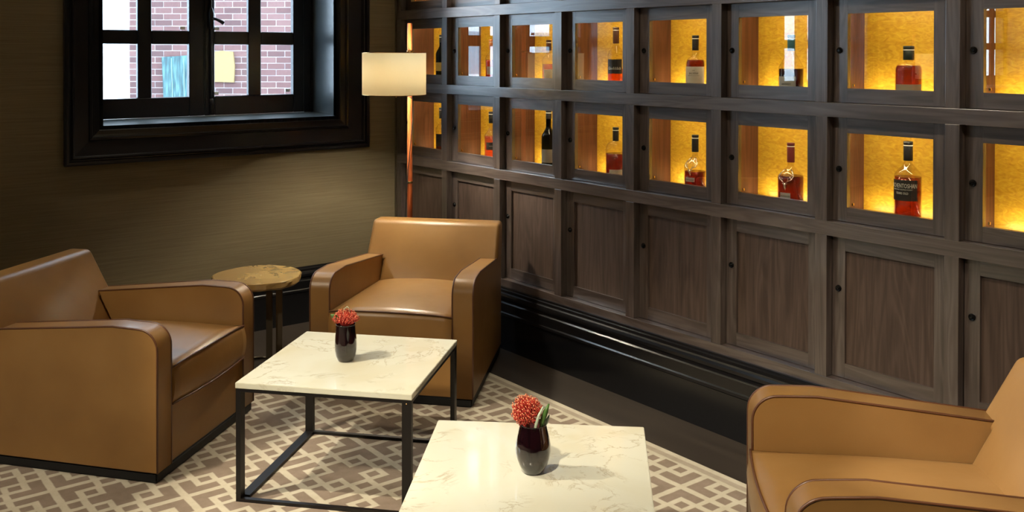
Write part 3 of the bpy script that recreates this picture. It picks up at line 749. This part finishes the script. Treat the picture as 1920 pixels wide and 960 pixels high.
def protea(loc, R, hgt, tilt, label, n, spread, loop):
    r = empty('protea_flower', loc); tag(r, label, 'flower', 'red pincushion flowers')
    zc = hgt; flat = .78 if loop else 1.0
    bm = bmesh.new(); tube(bm, [(0.004, 0, .028), (0, 0, zc-.01)], .004, 8); new('stem', bm, STEM, r)
    bm = bmesh.new(); bt = bmesh.new(); bmesh.ops.create_icosphere(bm, subdivisions=2, radius=R*.45)
    for v in bm.verts: v.co += Vector((0, 0, zc))
    T = Vector(tilt).normalized(); q = Vector((0, 0, 1)).rotation_difference(T)
    for i in range(n):
        u = (i+.5)/n; th = spread*math.sqrt(u) if spread < 2 else math.acos(1-2*u*.86); ph = i*2.39996
        d = Vector((math.sin(th)*math.cos(ph), math.sin(th)*math.sin(ph), math.cos(th)))
        jit = Vector((random.uniform(-1, 1), random.uniform(-1, 1), random.uniform(-1, 1)))*.08
        d = (q @ (d+jit)).normalized(); up = Vector((0, 0, 1))
        c = Vector((0, 0, zc)); side = (d.cross(up)); side = side.normalized() if side.length > .01 else Vector((1, 0, 0))
        rr = R*random.uniform(.88, 1.08)
        p = [c+d*R*.35, c+d*rr*.75+side*R*.05, c+d*rr+(q @ Vector((0, 0, 1)))*R*.10, c+d*rr*.93+(q @ Vector((0, 0, 1)))*R*.24]
        tube(bm, p, [.0011, .0012, .0011, .0009], 5)
        e = p[-1]; tube(bt, [e, e+(p[-1]-p[-2]).normalized()*.0035], [.0018, .0014], 5)
    for b_m in (bm, bt):
        for v in b_m.verts: v.co.z = zc-.012+(v.co.z-zc+.012)*flat
    pm = new('petals', bm, PETR, r); pm['kind'] = 'stuff'
    pt = new('petal_tips', bt, PETY, r); pt['kind'] = 'stuff'
    return r
def blade(r, pts, w, m, name='leaf', up=Vector((1, 0, 0))):
    bm = bmesh.new(); n = len(pts); A = []
    P_ = [Vector(p) for p in pts]
    for i, p in enumerate(P_):
        t = (P_[min(i+1, n-1)]-P_[max(i-1, 0)]).normalized(); s = Vector((.614, .789, 0)); s = (s-t*s.dot(t)).normalized()
        ww = w*math.sin(PI*(.12+.8*i/(n-1)))
        nn = t.cross(s)
        A.append([bm.verts.new(p-s*ww), bm.verts.new(p+nn*ww*.35), bm.verts.new(p+s*ww), bm.verts.new(p-nn*.0006)])
    for a, b in zip(A, A[1:]):
        for i in range(4): bm.faces.new((a[i], a[(i+1) % 4], b[(i+1) % 4], b[i])).smooth = True
    bm.faces.new(A[0][::-1]); bm.faces.new(A[-1])
    return new(name, bm, m, r)
ZT = .4555
V1 = (-3.478, -1.535, ZT); V2 = (-2.213, -1.597, ZT)
vase(V1, [(.030, .0), (.034, .006), (.040, .022), (.0435, .045), (.044, .065), (.0425, .090), (.040, .115), (.0385, .138), (.0385, .146)], 'dark plum glass vase with orange-red flower on the far marble table', .022)
vase(V2, [(.027, .0), (.033, .006), (.042, .024), (.0495, .045), (.053, .065), (.0515, .085), (.0465, .108), (.041, .128), (.0385, .142)], 'dark plum rounded glass vase with red flower on the near marble table', .022)
# screen-right direction in plan: (.614,.789)
f1 = protea((V1[0], V1[1], V1[2]), .054, .158, (0, 0, 1), 'loose orange-red pincushion flower in the far vase', 170, 1.55, True)
g = lambda s, t, z: (s*.614-t*.789, s*.789+t*.614, z)   # s: right in view, t: away
bm = bmesh.new(); tube(bm, [g(.002, 0, .15), g(-.010, 0, .185), g(-.006, 0, .207), g(.006, 0, .216), g(.015, 0, .208), g(.016, 0, .195)], [.0018]*6, 6); new('curled_blade', bm, LEAFP, f1)
blade(f1, [g(-.022, 0, .150), g(-.036, -.005, .168), g(-.046, -.01, .180), g(-.058, -.012, .186)], .013, LEAF)
f2 = protea((V2[0]-.014*.614, V2[1]-.014*.789, V2[2]), .045, .172, (-.35, -.45, .9), 'dense red pincushion flower with green blades in the near vase', 260, 3, False)
bm = bmesh.new(); tube(bm, [g(.018, -.03, .13), g(.022, -.038, .155), g(.030, -.036, .180), g(.042, -.02, .197), g(.055, 0, .190)], [.0045, .0045, .004, .003, .002], 8); new('curled_blade', bm, LEAFP, f2)
blade(f2, [g(.034, -.02, .125), g(.040, -.022, .155), g(.050, -.02, .185), g(.060, -.015, .206)], .0085, LEAF)
blade(f2, [g(.040, -.01, .125), g(.052, -.01, .150), g(.062, -.005, .170)], .006, LEAFP)

# ------------------------------------------------------------------ side table
sx, sy, sz = -4.925, -1.285, .505
st = empty('side_table', (sx, sy, 0)); tag(st, 'round brown stone side table behind and between the two far armchairs', 'table')
bm = bmesh.new(); seg = 56; rr_ = []
for i in range(seg):
    a = 2*PI*i/seg; rr_.append(.232*(1+.016*math.sin(3*a+1)+.012*math.sin(5*a+.4)+.008*math.sin(11*a)+random.uniform(-.006, .006)))
R0 = []
for dr, z in ((-.010, sz-.040), (-.002, sz-.030), (.0, sz-.012), (-.002, sz-.003), (-.006, sz)):
    R0.append([bm.verts.new(((rr_[i]+dr+(random.uniform(-.004, .004) if z < sz-.01 else 0))*math.cos(2*PI*i/seg), (rr_[i]+dr)*math.sin(2*PI*i/seg), z)) for i in range(seg)])
for a, b in zip(R0, R0[1:]):
    for i in range(seg): bm.faces.new((a[i], a[(i+1) % seg], b[(i+1) % seg], b[i]))
bm.faces.new(R0[0][::-1]); bm.faces.new(R0[-1]); new('stone_top', bm, STONE, st)
for s_, t_ in ((.115, .0), (.025, .15), (-.15, -.08), (.0, -.17)):
    q = g(s_, t_, 0); d = math.atan2(.789, .614)
    new('leg', bxm(-.017, .017, -.004, .004, 0, sz-.052), BRONZE, st, loc=(q[0], q[1], 0), rotz=d)
bm = bmesh.new(); lathe(bm, [(.001, sz-.052), (.195, sz-.052), (.195, sz-.042), (.001, sz-.042)], 40); new('apron', bm, IRON, st)
bm = bmesh.new(); tube(bm, [(.17*math.cos(2*PI*i/32), .17*math.sin(2*PI*i/32), .008) for i in range(33)], .007, 6); new('foot_ring', bm, BRONZE, st)

# ------------------------------------------------------------------ floor lamp
SHADE = bpy.data.materials.new('linen_shade'); SHADE.use_nodes = True; nt = SHADE.node_tree; nt.nodes.clear()
out = nt.nodes.new('ShaderNodeOutputMaterial'); tl = nt.nodes.new('ShaderNodeBsdfTranslucent'); df = nt.nodes.new('ShaderNodeBsdfDiffuse'); ms = nt.nodes.new('ShaderNodeMixShader')
tl.inputs[0].default_value = (.92, .86, .70, 1); df.inputs[0].default_value = (.9, .84, .72, 1); ms.inputs[0].default_value = .18
nt.links.new(tl.outputs[0], ms.inputs[1]); nt.links.new(df.outputs[0], ms.inputs[2]); nt.links.new(ms.outputs[0], out.inputs[0])
BULB = bpy.data.materials.new('lit_bulb'); BULB.use_nodes = True
b_ = bsdf(BULB); b_.inputs['Emission Color'].default_value = (1, .78, .45, 1); b_.inputs['Emission Strength'].default_value = 12; b_.inputs['Base Color'].default_value = (1, .9, .7, 1)
lx, ly = -4.745, -.549
fl = empty('floor_lamp', (lx, ly, 0))
tag(fl, 'lit floor lamp with cream drum shade and orange wooden pole in the corner', 'lamp')
r_ = .178
bm = bmesh.new(); lathe(bm, [(r_, 1.452), (r_+.0015, 1.452), (r_+.0015, 1.688), (r_, 1.688), (r_-.0015, 1.686), (r_-.0015, 1.454), (r_, 1.452)], 64); sh_ = new('drum_shade', bm, SHADE, fl)
bm = bmesh.new()
for z in (1.452, 1.688): tube(bm, [((r_)*math.cos(2*PI*i/64), (r_)*math.sin(2*PI*i/64), z) for i in range(65)], .0022, 6)
for a in (0, 2.09, 4.19): tube(bm, [(.015*math.cos(a), .015*math.sin(a), 1.655), (r_*math.cos(a), r_*math.sin(a), 1.684)], .0018, 5)
new('shade_wire', bm, BRASS, sh_)
bm = bmesh.new(); bmesh.ops.create_uvsphere(bm, u_segments=20, v_segments=12, radius=.03)
for v in bm.verts: v.co.z += 1.57
new('bulb', bm, BULB, fl, smooth=True)
bm = bmesh.new(); lathe(bm, [(.016, 1.47), (.016, 1.54), (.001, 1.541)], 16, cap0=True); new('socket', bm, BRASS, fl)
pq = g(.068, .195, 0)
bm = bmesh.new(); lathe(bm, [(.001, 0), (.095, 0), (.095, .016), (.088, .022), (.02, .030), (.001, .030)], 40, (pq[0], pq[1])); new('base', bm, IRON, fl)
bm = bmesh.new(); lathe(bm, [(.0155, .028), (.0155, .93), (.0135, 1.60), (.0150, 1.857), (.012, 1.862)], 20, (pq[0], pq[1]), cap0=True, cap1=True); new('pole', bm, LAMPW, fl)
bm = bmesh.new(); lathe(bm, [(.0155, .925), (.0172, .926), (.0172, .938), (.0155, .939)], 20, (pq[0], pq[1])); lathe(bm, [(.0140, 1.690), (.019, 1.691), (.019, 1.702), (.0140, 1.703)], 20, (pq[0], pq[1])); new('collar', bm, BRASS, fl)
bm = bmesh.new(); tube(bm, [(pq[0], pq[1], 1.50), (pq[0]*.5, pq[1]*.5, 1.485), (0, 0, 1.475)], .006, 8); tube(bm, [(pq[0], pq[1], 1.697), (0, 0, 1.66)], .004, 8); new('shade_arm', bm, BRASS, fl)
bm = bmesh.new(); tube(bm, [g(.02, -.02, 1.50), g(.015, -.03, 1.44), g(.010, -.03, 1.43)], .0015, 5); tube(bm, [g(-.05, -.02, 1.47), g(-.052, -.02, 1.432)], .0015, 5); new('pull_chain', bm, BRASS, fl)
bm = bmesh.new(); tube(bm, [g(.02, .03, 1.47), g(.09, .16, 1.42), g(.088, .165, 1.30), g(.06, .17, 1.0), g(.045, .17, .75), g(.02, .17, .4), g(.03, .19, .1), g(.068, .19, .03)], .0028, 6); new('cable', bm, RUBBER, fl)
lamp('shade_lamp', 'POINT', (lx, ly, 1.57), 250, (1, .90, .70), shadow_soft_size=.035)
f2_ = copy_tree(fl); f2_.location = (-4.75, -5.2, 0); tag(f2_, 'second cream drum floor lamp, seen only mirrored in the cabinet glass', 'lamp')
lamp('shade_lamp', 'POINT', (-4.75, -5.2, 1.57), 250, (1, .90, .70), shadow_soft_size=.035)
